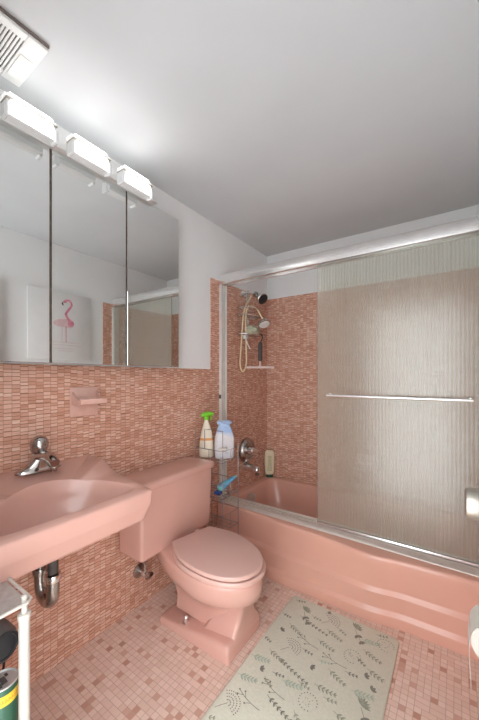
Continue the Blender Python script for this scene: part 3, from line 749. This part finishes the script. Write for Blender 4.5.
# ------------------------------------------------------------------ wire organiser beside the tank
OX0, OX1, OY0, OY1 = .045, .272, 1.572, 1.742
t = thing('wire_organizer', (.16, 1.66, 0), 'slim dark wire basket tower standing between toilet tank and bathtub', 'wire rack')
for x in (OX0, OX1):
    for y in (OY0, OY1):
        top = .955 if y == OY0 else .85
        bm = B(); tube(bm, [(x, y, .001), (x, y, top)], .0027, 7)
        obj('post', bm, M['wire'], t)
for zr, zb_ in ((.825, .752), (.610, .525), (.415, .315)):
    bm = B()
    for z in (zr, zb_): tube(bm, [(OX0, OY0, z), (OX1, OY0, z), (OX1, OY1, z), (OX0, OY1, z)], .0026, 6, True)
    for k in range(1, 6): x = OX0+(OX1-OX0)*k/6; tube(bm, [(x, OY0, zb_), (x, OY1, zb_)], .0016, 5)
    for k in range(1, 4): y = OY0+(OY1-OY0)*k/4; tube(bm, [(OX0, y, zb_), (OX1, y, zb_)], .0016, 5)
    tube(bm, [(OX1, (OY0+OY1)/2, zb_), (OX1, (OY0+OY1)/2, zr)], .002, 5); tube(bm, [((OX0+OX1)/2, OY0, zb_), ((OX0+OX1)/2, OY0, zr)], .002, 5)
    obj('wire_basket', bm, M['wire'], t)
bm = B(); tube(bm, [(OX1, OY0, .952), (OX1-.055, OY0, .952)], .003, 6); tube(bm, [((OX0+OX1)/2-.035, OY0, .825), ((OX0+OX1)/2-.035, OY0, .952), ((OX0+OX1)/2+.015, OY0, .955)], .003, 6)
obj('top_hook', bm, M['wire'], t)
# spray bottle
t = thing('spray_bottle', (.082, 1.635, .755), 'cream spray bottle with lime green trigger in top wire basket', 'bottle')
sc_ = (.086, 1.634); sa = math.radians(35)
bm = B(); loft(bm, [oval(sc_, 0.0414, .023, .7555, sa), oval(sc_, 0.0471, .026, .762, sa), oval(sc_, 0.0483, .027, .80, sa), oval(sc_, 0.0460, .026, .86, sa), oval(sc_, 0.0356, .022, .925, sa), oval(sc_, 0.0218, .016, .975, sa), oval(sc_, .0135, .0135, .995, sa), oval(sc_, .0135, .0135, 1.004, sa)])
bd = obj('bottle_body', bm, M['bottle'], t, ang=50)
bm = B(); loft(bm, [oval(sc_, 0.0454, .0268, .868, sa), oval(sc_, 0.0431, .0258, .884, sa)]); obj('label_stripe', bm, M['orange'], bd)
bm = B(); lathe(bm, [(.016, 1.0045), (.017, 1.008), (.016, 1.024), (.010, 1.028)], (sc_[0], sc_[1], 0), n=18)
sd = Vector((.62, .78, 0)).normalized() * .048
def spr(s, z, w): return (sc_[0]+sd.x*s, sc_[1]+sd.y*s, z)
rings = []
for s, z, hh, ww in ((-.75, 1.034, .010, .010), (-.5, 1.038, .015, .013), (.2, 1.043, .017, .014), (.8, 1.043, .012, .010), (1.0, 1.042, .008, .008)):
    n_ = Vector((-sd.y, sd.x, 0)).normalized(); c = Vector(spr(s, z, 0))
    rings.append([c + n_*(math.cos(2*PI*i/14)*ww) + Vector((0, 0, math.sin(2*PI*i/14)*hh)) for i in range(14)])
loft(bm, rings)
tube(bm, [spr(.55, 1.034, 0), spr(.72, 1.018, 0), spr(.62, 1.0, 0)], [.006, .004], 8, smooth=3)
obj('trigger_sprayer', bm, M['limegreen'], t, ang=50, label='lime green trigger sprayer')
# refill pouch
t = thing('detergent_pouch', (.2, 1.675, .755), 'blue and white soft pouch with folded top in the wire basket', 'pouch')
pc = (.202, 1.682); pa = math.radians(38)
bm = B(); loft(bm, [oval(pc, .058, .028, .7555, pa), oval(pc, .064, .034, .762, pa), oval(pc, .066, .037, .82, pa), oval(pc, .063, .032, .885, pa), oval(pc, .054, .024, .94, pa), oval(pc, .036, .016, .972, pa), oval(pc, .030, .014, .985, pa)])
for v in bm.verts: v.co.x += .003*math.sin(v.co.z*70+v.co.y*60); v.co.y += .003*math.sin(v.co.z*55+v.co.x*40)
obj('pouch_body', bm, M['pouch'], t, ang=60)
bm = B(); blob(bm, (pc[0]+.012, pc[1]+.012, .990), .04, (.95, .75, .40), 5, .1, 1.4); blob(bm, (pc[0]-.026, pc[1]-.018, .988), .020, (1, .8, .8), 6, .08, 1.4); obj('folded_top', bm, M['blue'], t, label='pale blue folded top')
o = obj('sponge_cloth', blob(B(), (OX1-.006, OY0+.010, .842), .022, (1.2, 1.6, .45), 9, .12, 1.6), M['offwhite'], at=(OX1-.006, OY0+.01, .83))
tag(o, 'small off white cloth draped on the corner of the top wire basket', 'cloth')
# blue scrubber in middle basket
t = thing('scrub_brush', (.2, 1.66, .53), 'blue and turquoise scrub brush leaning in the middle wire basket', 'brush')
p0, p1 = Vector((.196, 1.622, .560)), Vector((.258, 1.742, .630))
d = (p1-p0)
bm = B(); rings = []
xx, yy, dd = frame(d)
for s, a, b in ((0, .012, .010), (.06, .026, .020), (.22, .032, .023), (.42, .028, .019), (.6, .022, .014), (.85, .015, .009), (1., .005, .004)):
    rings.append([p0+d*s+xx*(math.cos(2*PI*i/14)*a)+yy*(math.sin(2*PI*i/14)*b) for i in range(14)])
loft(bm, rings); obj('brush_handle', bm, M['brushblue'], t, ang=60)
bm = B(); box(bm, .176, .222, 1.598, 1.640, .529, .552, .008); obj('bristles', bm, M['bristle'], t)

# ------------------------------------------------------------------ bath mat with a botanical print
MX0, MX1, MY0, MY1, MZ = .685, 1.252, .80, 1.722, .011
t = thing('bath_mat', (.98, 1.26, 0), 'pale green bath mat with printed sprigs on the floor by the tub', 'bath mat')
bm = B(); mr = lambda z, i: [(a, b, z) for a, b in rrect(MX0+i, MX1-i, MY0+i, MY1-i, .03, 6, 4)]
loft(bm, [mr(.0006, .002), mr(.004, 0), mr(.008, .001), mr(MZ, .005)]); obj('mat_body', bm, M['mat'], t)
bm = B(); PZ = MZ+.0004
rnd = random.Random(11)
def inside(x, y, e=.012): return MX0+e < x < MX1-e and MY0+e < y < MY1-e
def pol(pts, mi):
    if all(inside(x, y) for x, y in pts):
        f = bm.faces.new([bm.verts.new((x, y, PZ + rnd.uniform(0, .0002))) for x, y in pts]); f.material_index = mi
        if f.normal.z < 0: pass
def dot(x, y, r, mi): pol([(x+r*math.cos(2*PI*i/7), y+r*math.sin(2*PI*i/7)) for i in range(7)], mi)
def leaf(x, y, a, L, w, mi):
    c, s = math.cos(a), math.sin(a)
    pol([(x+u*L*c-v*w*s, y+u*L*s+v*w*c) for u, v in ((0, 0), (.25, .75), (.55, 1), (.8, .6), (1, 0), (.8, -.6), (.55, -1), (.25, -.75))], mi)
def stroke(pts, w, mi):
    for (x0, y0), (x1, y1) in zip(pts, pts[1:]):
        L = math.hypot(x1-x0, y1-y0) or 1; nx, ny = -(y1-y0)/L*w, (x1-x0)/L*w
        pol([(x0+nx, y0+ny), (x1+nx, y1+ny), (x1-nx, y1-ny), (x0-nx, y0-ny)], mi)
def stem(x, y, a, L, bend, n=8):
    pts = []; px, py, aa = x-math.cos(a)*L/2, y-math.sin(a)*L/2, a-bend/2
    for i in range(n+1): pts.append((px, py, aa)); px += math.cos(aa)*L/n; py += math.sin(aa)*L/n; aa += bend/n
    return pts
def sprig(x, y, a, L, pairs, ll, lw, mi, bend=.3):
    st = stem(x, y, a, L, bend, pairs); stroke([(p, q) for p, q, _ in st], .0011, mi)
    for i, (p, q, g) in enumerate(st[1:], 1):
        k = 1-.35*i/len(st)
        for s in (-1, 1): leaf(p, q, g+s*.75, ll*k, lw*k, mi)
    p, q, g = st[-1]; leaf(p, q, g, ll*.7, lw*.7, mi)
def fan(x, y, a, r, mi):
    stroke([(x-math.cos(a)*r, y-math.sin(a)*r), (x, y)], .001, mi)
    for ring_ in range(1, 5):
        n = 3+ring_*3
        for i in range(n): g = a-1.35+2.7*i/(n-1); dot(x+math.cos(g)*r*ring_/4, y+math.sin(g)*r*ring_/4, .0026, mi)
def ringdots(x, y, r, mi):
    for i in range(16): g = 2*PI*i/16*.86; dot(x+math.cos(g)*r, y+math.sin(g)*r, .0026, mi)
    for i in range(9): dot(x+rnd.uniform(-.5, .5)*r, y+rnd.uniform(-.5, .5)*r, .0018, mi)
def twig(x, y, a, L, mi):
    st = stem(x, y, a, L, .5, 8); stroke([(p, q) for p, q, _ in st], .0012, mi); dot(st[0][0], st[0][1], .004, mi)
    for i, s in ((2, 1), (3, -1), (5, 1)):
        p, q, g = st[i]; e = (p-math.cos(g+s*.7)*L*.22, q-math.sin(g+s*.7)*L*.22); stroke([(p, q), e], .001, mi); dot(*e, .0042, mi)
def flower(x, y, a, mi, s=1.):
    for k in range(-3, 4): leaf(x, y, a+k*.36, .030*s, .0042*s, mi)
    sprig(x+.02*s, y-.03*s, a-1.9, .06*s, 2, .024*s, .007*s, 0)
def trio(x, y, a, mi):
    for k in (-1, 0, 1): leaf(x, y, a+k*.75, .023, .006, mi)
DN = math.radians(-10)
for x, y in ((.790, 1.635), (1.052, 1.668), (1.171, 1.289), (1.13, .95)): flower(x, y, 1.0, 1, 1.25)
for x, y in ((.930, 1.640), (.827, 1.375), (.735, 1.0), (1.02, .90)): fan(x, y, .9, .050, 3)
for x, y in ((.974, 1.566), (.958, 1.484), (1.154, 1.546), (.790, 1.300), (1.051, 1.354), (1.029, 1.270), (1.193, 1.455), (1.129, 1.200), (.80, 1.49), (.96, 1.03), (1.20, 1.06), (.78, .88)): sprig(x, y, DN+rnd.uniform(-.25, .25), .080, 5, .022, .0038, 1)
for x, y in ((.889, 1.455), (1.026, 1.425), (.862, 1.155), (.800, 1.062), (1.10, 1.10), (.93, .86)): twig(x, y, DN+rnd.uniform(-.3, .1), .115, 0)
for x, y in ((1.085, 1.49), (.995, 1.184), (1.2, 1.64), (.88, .97)): ringdots(x, y, .036, 0)
for x, y in ((.745, 1.440), (.945, 1.336), (1.153, 1.425), (.765, 1.20), (1.19, 1.375), (.90, 1.69), (1.05, .99)): trio(x, y, .5+rnd.uniform(-.6, .6), 0)
for x, y in ((.880, 1.275), (.925, 1.095), (.865, 1.565)): sprig(x, y, DN-.1, .16, 8, .018, .0042, 0, .15)
for x, y in ((.735, 1.133), (.905, 1.214), (1.157, 1.335), (.735, 1.245), (1.09, 1.04), (1.13, 1.62)): sprig(x, y, DN+.35, .075, 5, .027, .0046, 2)
for x, y in ((.72, 1.55), (.86, 1.62), (1.12, 1.49), (.90, 1.40), (1.10, 1.40), (.84, 1.22), (1.06, 1.24), (.95, 1.24), (1.22, 1.20), (1.00, 1.61), (.74, 1.69), (1.17, 1.69), (.98, 1.39), (.82, 1.17), (.71, 1.36), (1.13, 1.13), (.98, 1.11), (.70, .92), (.86, .89)): sprig(x, y, DN+rnd.uniform(-.5, .5), .045, 3, .016, .0032, rnd.choice((1, 1, 2, 0)))
o = obj('botanical_print', bm, [M['pr_dark'], M['pr_mid'], M['pr_mint'], M['pr_plum']], t, label='grey green and plum sprig print')
o['kind'] = 'stuff'

# ------------------------------------------------------------------ white rack in the lower left corner with its things
PX, PY, RT = .585, .348, .735
t = thing('storage_rack', (.45, .15, 0), 'white tubular rack with wire rimmed top beside the sink, lower left', 'rack')
for x in (.30, PX):
    for y in (.165, PY):
        bm = B(); lathe(bm, [(.0115, .001), (.0125, .006), (.0125, RT-.045), (.0145, RT-.042), (.0145, RT-.030), (.007, RT-.027), (.007, RT+.008), (.008, RT+.012), (.004, RT+.016)], (x, y, 0), n=16)
        obj('post', bm, M['rack'], t)
for z in (RT, .413):
    bm = B(); e = .014 if z == RT else -.0
    loop = [(.30-e, (.165-e), z), (PX+e, (.165-e), z), (PX+e, PY+e, z), (.30-e, PY+e, z)]
    pts = []
    for i in range(4):
        a, b = Vector(loop[i]), Vector(loop[(i+1) % 4]); u = (b-a).normalized()
        pts += [a+u*.012, b-u*.012]
    tube(bm, pts, .0042, 8, True); obj('rim_wire', bm, M['rack'], t)
    bm = B(); box(bm, .292, PX+.009, .157, PY+.009, z-.006, z-.0045, .0005, 1); obj('shelf_board', bm, M['mesh'], t)
# can
t = thing('spray_can', (.538, .318, .4125), 'green can with yellow band and silver top on the lower rack shelf', 'can')
cc = (.538, .318, .4125)
bm = B(); lathe(bm, [(.030, 0), (.0335, .003), (.0335, .112), (.031, .118)], cc, n=32); obj('can_body', bm, M['cangreen'], t)
bm = B(); lathe(bm, [(.0337, .080), (.0337, .106)], cc, n=32); bd = obj('printed_band', bm, M['canyellow'], t)
bm = B()
for k in range(-3, 14):
    a = k*.2
    for s in range(2):
        r_ = .0339; z = cc[2]+.087; h = .010
        q = [(a, z), (a+.08, z), (a+.10, z+h), (a+.04, z+h)] if s == 0 else [(a+.11, z+.002), (a+.17, z+.002), (a+.17, z+.007), (a+.11, z+.007)]
        bm.faces.new([bm.verts.new((cc[0]+r_*math.cos(g), cc[1]+r_*math.sin(g), zz)) for g, zz in q])
obj('orange_print', bm, M['canorange'], bd)
bm = B(); lathe(bm, [(.031, .1185), (.0335, .120), (.0335, .1235), (.031, .124), (.030, .1205), (.010, .120)], cc, n=32); obj('can_lid', bm, M['cansilver'], t)
bm = B(); box(bm, cc[0]-.010, cc[0]+.014, cc[1]-.006, cc[1]+.006, cc[2]+.1206, cc[2]+.1225, .0005, 1); box(bm, cc[0]+.004, cc[0]+.020, cc[1]-.012, cc[1]-.007, cc[2]+.1206, cc[2]+.122); box(bm, cc[0]-.016, cc[0]-.006, cc[1]+.008, cc[1]+.014, cc[2]+.1206, cc[2]+.122)
obj('pull_tab', bm, M['darkgrey'], t)
# hair dryer hung under the top shelf
t = thing('hair_dryer', (.50, .30, .55), 'dark grey hair dryer with its cord hanging in the white rack', 'hair dryer')
hb = Vector((.500, .300, .632)); ax = Vector((.94, .2, 0)).normalized()
bm = B(); lathe(bm, [(.030, -.085), (.044, -.078), (.047, -.05), (.047, .01), (.042, .045), (.034, .062)], hb, ax, 28); obj('barrel', bm, M['grey'], t, ang=50)
bm = B(); lathe(bm, [(.0345, .0625), (.0345, .066), (.028, .067), (.027, .064)], hb, ax, 28); obj('nozzle', bm, M['black'], t)
bm = B(); rings = []
for s in range(7):
    q = s/6; c = hb + Vector((-.030+.004*q, -.012-.012*q, -.040-.100*q)); a, b = .024-.004*q, .018-.003*q
    rings.append([c+Vector((math.cos(2*PI*i/14)*b, math.sin(2*PI*i/14)*a, 0)) for i in range(14)])
loft(bm, rings); obj('handle', bm, M['black'], t, ang=50)
bm = B(); tube(bm, [(hb.x, hb.y, hb.z+.047), (hb.x, hb.y, RT-.0062)], .004, 8); obj('hanging_loop', bm, M['black'], t)
bm = B(); tube(bm, [tuple(hb+Vector((-.028, -.024, -.139))), tuple(hb+Vector((-.026, -.018, -.160))), (.492, .312, .478), (.487, .335, .515), (.484, .337, .555), (.478, .322, .585), (.470, .280, .545), (.452, .245, .470), (.44, .22, .418)], .003, 7, smooth=6); obj('cord', bm, M['black'], t)

# ------------------------------------------------------------------ toilet paper on the right wall
ry, rz, rx = 1.098, .594, 1.566
t = thing('toilet_paper_roll', (rx, ry, rz), 'white toilet paper roll with a hanging sheet on the right wall', 'toilet paper')
bm = B(); x, y, d = (Vector((1, 0, 0)), Vector((0, 0, 1)), Vector((0, 1, 0)))
def circ(r, yy, n=40): return [(rx+r*math.cos(2*PI*i/n), yy, rz-.02+.02+r*math.sin(2*PI*i/n)) for i in range(n)]
RRm = .055; vs = [circ(.021, ry-.052), circ(RRm-.002, ry-.052), circ(RRm, ry-.050), circ(RRm, ry+.050), circ(RRm-.002, ry+.052), circ(.021, ry+.052)]
loft(bm, vs, False, False); obj('paper', bm, M['paper'], t)
bm = B(); loft(bm, [circ(.021, ry-.0515), circ(.021, ry+.0515), circ(.0195, ry+.0515), circ(.0195, ry-.0515), circ(.021, ry-.0515)], False, False); obj('cardboard_core', bm, M['card'], t)
bm = B(); rings = []
for s in range(13):
    q = s/12; z = rz - .135*q; xx_ = rx-RRm-.0008-.002*math.sin(q*5)
    rings.append([(xx_, ry-.05, z), (xx_, ry+.05, z), (xx_-.0008, ry+.05, z), (xx_-.0008, ry-.05, z)])
loft(bm, rings); obj('hanging_sheet', bm, M['paper'], t)
t = thing('paper_holder', (RW, ry, rz), 'white toilet paper holder on the right wall carrying the roll', 'paper holder')
bm = B(); tube(bm, [(rx, ry-.064, rz), (rx, ry+.064, rz)], .0165, 16); obj('roller', bm, M['white'], t)
for s in (-1, 1):
    bm = B(); box(bm, rx-.016, RW-.0005, ry+s*.068-.0045, ry+s*.068+.0045, rz-.02, rz+.02, .003); lathe(bm, [(.03, 0), (.03, .006), (.02, .009)], (RW-.0005, ry+s*.068, rz), (-1, 0, 0), 20); obj('bracket', bm, M['pinktile'], t)

# ------------------------------------------------------------------ picture on the right wall (seen in the mirror)
py0, py1, pz0, pz1 = 1.125, 1.66, 1.445, 2.03; fxw = RW+.006
t = thing('flamingo_picture', (fxw, 1.39, 1.44), 'white canvas print of a pink flamingo, seen in the mirror', 'picture')
obj('canvas', box(B(), fxw-.012, fxw-.0005, py0, py1, pz0, pz1, .002), M['canvas'], t)
bm = B(); bm2 = B(); bm3 = B(); bm4 = B()
fxp = fxw-.0125
cy_, cz_ = 1.415, 1.765
def flat(bm, pts, dx=.0): bm.faces.new([bm.verts.new((fxp-dx, a, b)) for a, b in pts])
def ell(bm, a, b, ra, rb, rot=0., dx=0., n=24):
    c, s = math.cos(rot), math.sin(rot)
    flat(bm, [(a+ra*math.cos(g)*c-rb*math.sin(g)*s, b+ra*math.cos(g)*s+rb*math.sin(g)*c) for g in [2*PI*i/n for i in range(n)]], dx)
def ribbon(bm, pts, w, dx=0.):
    P = [Vector((p[0], p[1], 0)) for p in pts]; P = catmull(P, 6); L, Rr = [], []
    for i, p in enumerate(P):
        tt = (P[min(i+1, len(P)-1)]-P[max(i-1, 0)]).normalized(); n = Vector((-tt.y, tt.x, 0)); ww = w[0]+(w[1]-w[0])*i/(len(P)-1)
        L.append(p+n*ww); Rr.append(p-n*ww)
    for i in range(len(P)-1): flat(bm, [(q.x, q.y) for q in (L[i], L[i+1], Rr[i+1], Rr[i])], dx)
ell(bm2, cy_-.01, cz_, .085, .036, .12, .0002)
ell(bm2, cy_+.04, cz_-.0, .045, .042, 0, .0004)
ell(bm, cy_+.055, cz_, .028, .026, 0, .0008)
ribbon(bm, [(cy_+.045, cz_+.02), (cy_+.012, cz_+.075), (cy_+.035, cz_+.12), (cy_+.062, cz_+.165), (cy_+.045, cz_+.20), (cy_+.010, cz_+.20), (cy_-.004, cz_+.185)], (.012, .006), .0006)
ell(bm, cy_+.004, cz_+.188, .018, .012, .3, .001)
ell(bm3, cy_-.017, cz_+.165, .007, .016, .2, .001)
ribbon(bm, [(cy_+.012, cz_-.03), (cy_+.012, cz_-.10), (cy_+.014, cz_-.17)], (.004, .0028), .0006)
ribbon(bm2, [(cy_-.02, cz_-.03), (cy_-.022, cz_-.10), (cy_-.026, cz_-.17)], (.003, .002), .0006)
for k, (a, w_) in enumerate(((-.17, .14), (-.195, .16), (-.225, .11), (-.245, .07))): ell(bm4, cy_+.01*(k % 2), cz_+a, w_, .006, 0, .0003+.0001*k)
for b_, nm, m_ in ((bm, 'flamingo_figure', 'flamingo'), (bm2, 'flamingo_wing', 'flamingo_pale'), (bm3, 'beak', 'darkgrey'), (bm4, 'water_ripple', 'ripple')): obj(nm, b_, M[m_], t)

# ------------------------------------------------------------------ light, camera
w = bpy.data.worlds.new('world'); sc.world = w; w.use_nodes = True
w.node_tree.nodes['Background'].inputs[0].default_value = (.93, .97, 1, 1); w.node_tree.nodes['Background'].inputs[1].default_value = 3.9

cam = bpy.data.cameras.new('camera'); co = bpy.data.objects.new('camera', cam); COL.objects.link(co); sc.camera = co
cam.sensor_fit = 'HORIZONTAL'; cam.sensor_width = 36; cam.lens = 36*316/479; cam.shift_y = 16/479
cam.clip_start = .02
co.location = (1.48, 0, 1.30); co.rotation_euler = (PI/2, 0, math.radians(34.5))
sc.view_settings.view_transform = 'Standard'; sc.view_settings.look = 'None'; sc.view_settings.gamma = 1.; sc.view_settings.use_curve_mapping = False
sc.view_settings.exposure = .42
for o in bpy.data.objects:
    if '_w' in o: del o['_w']
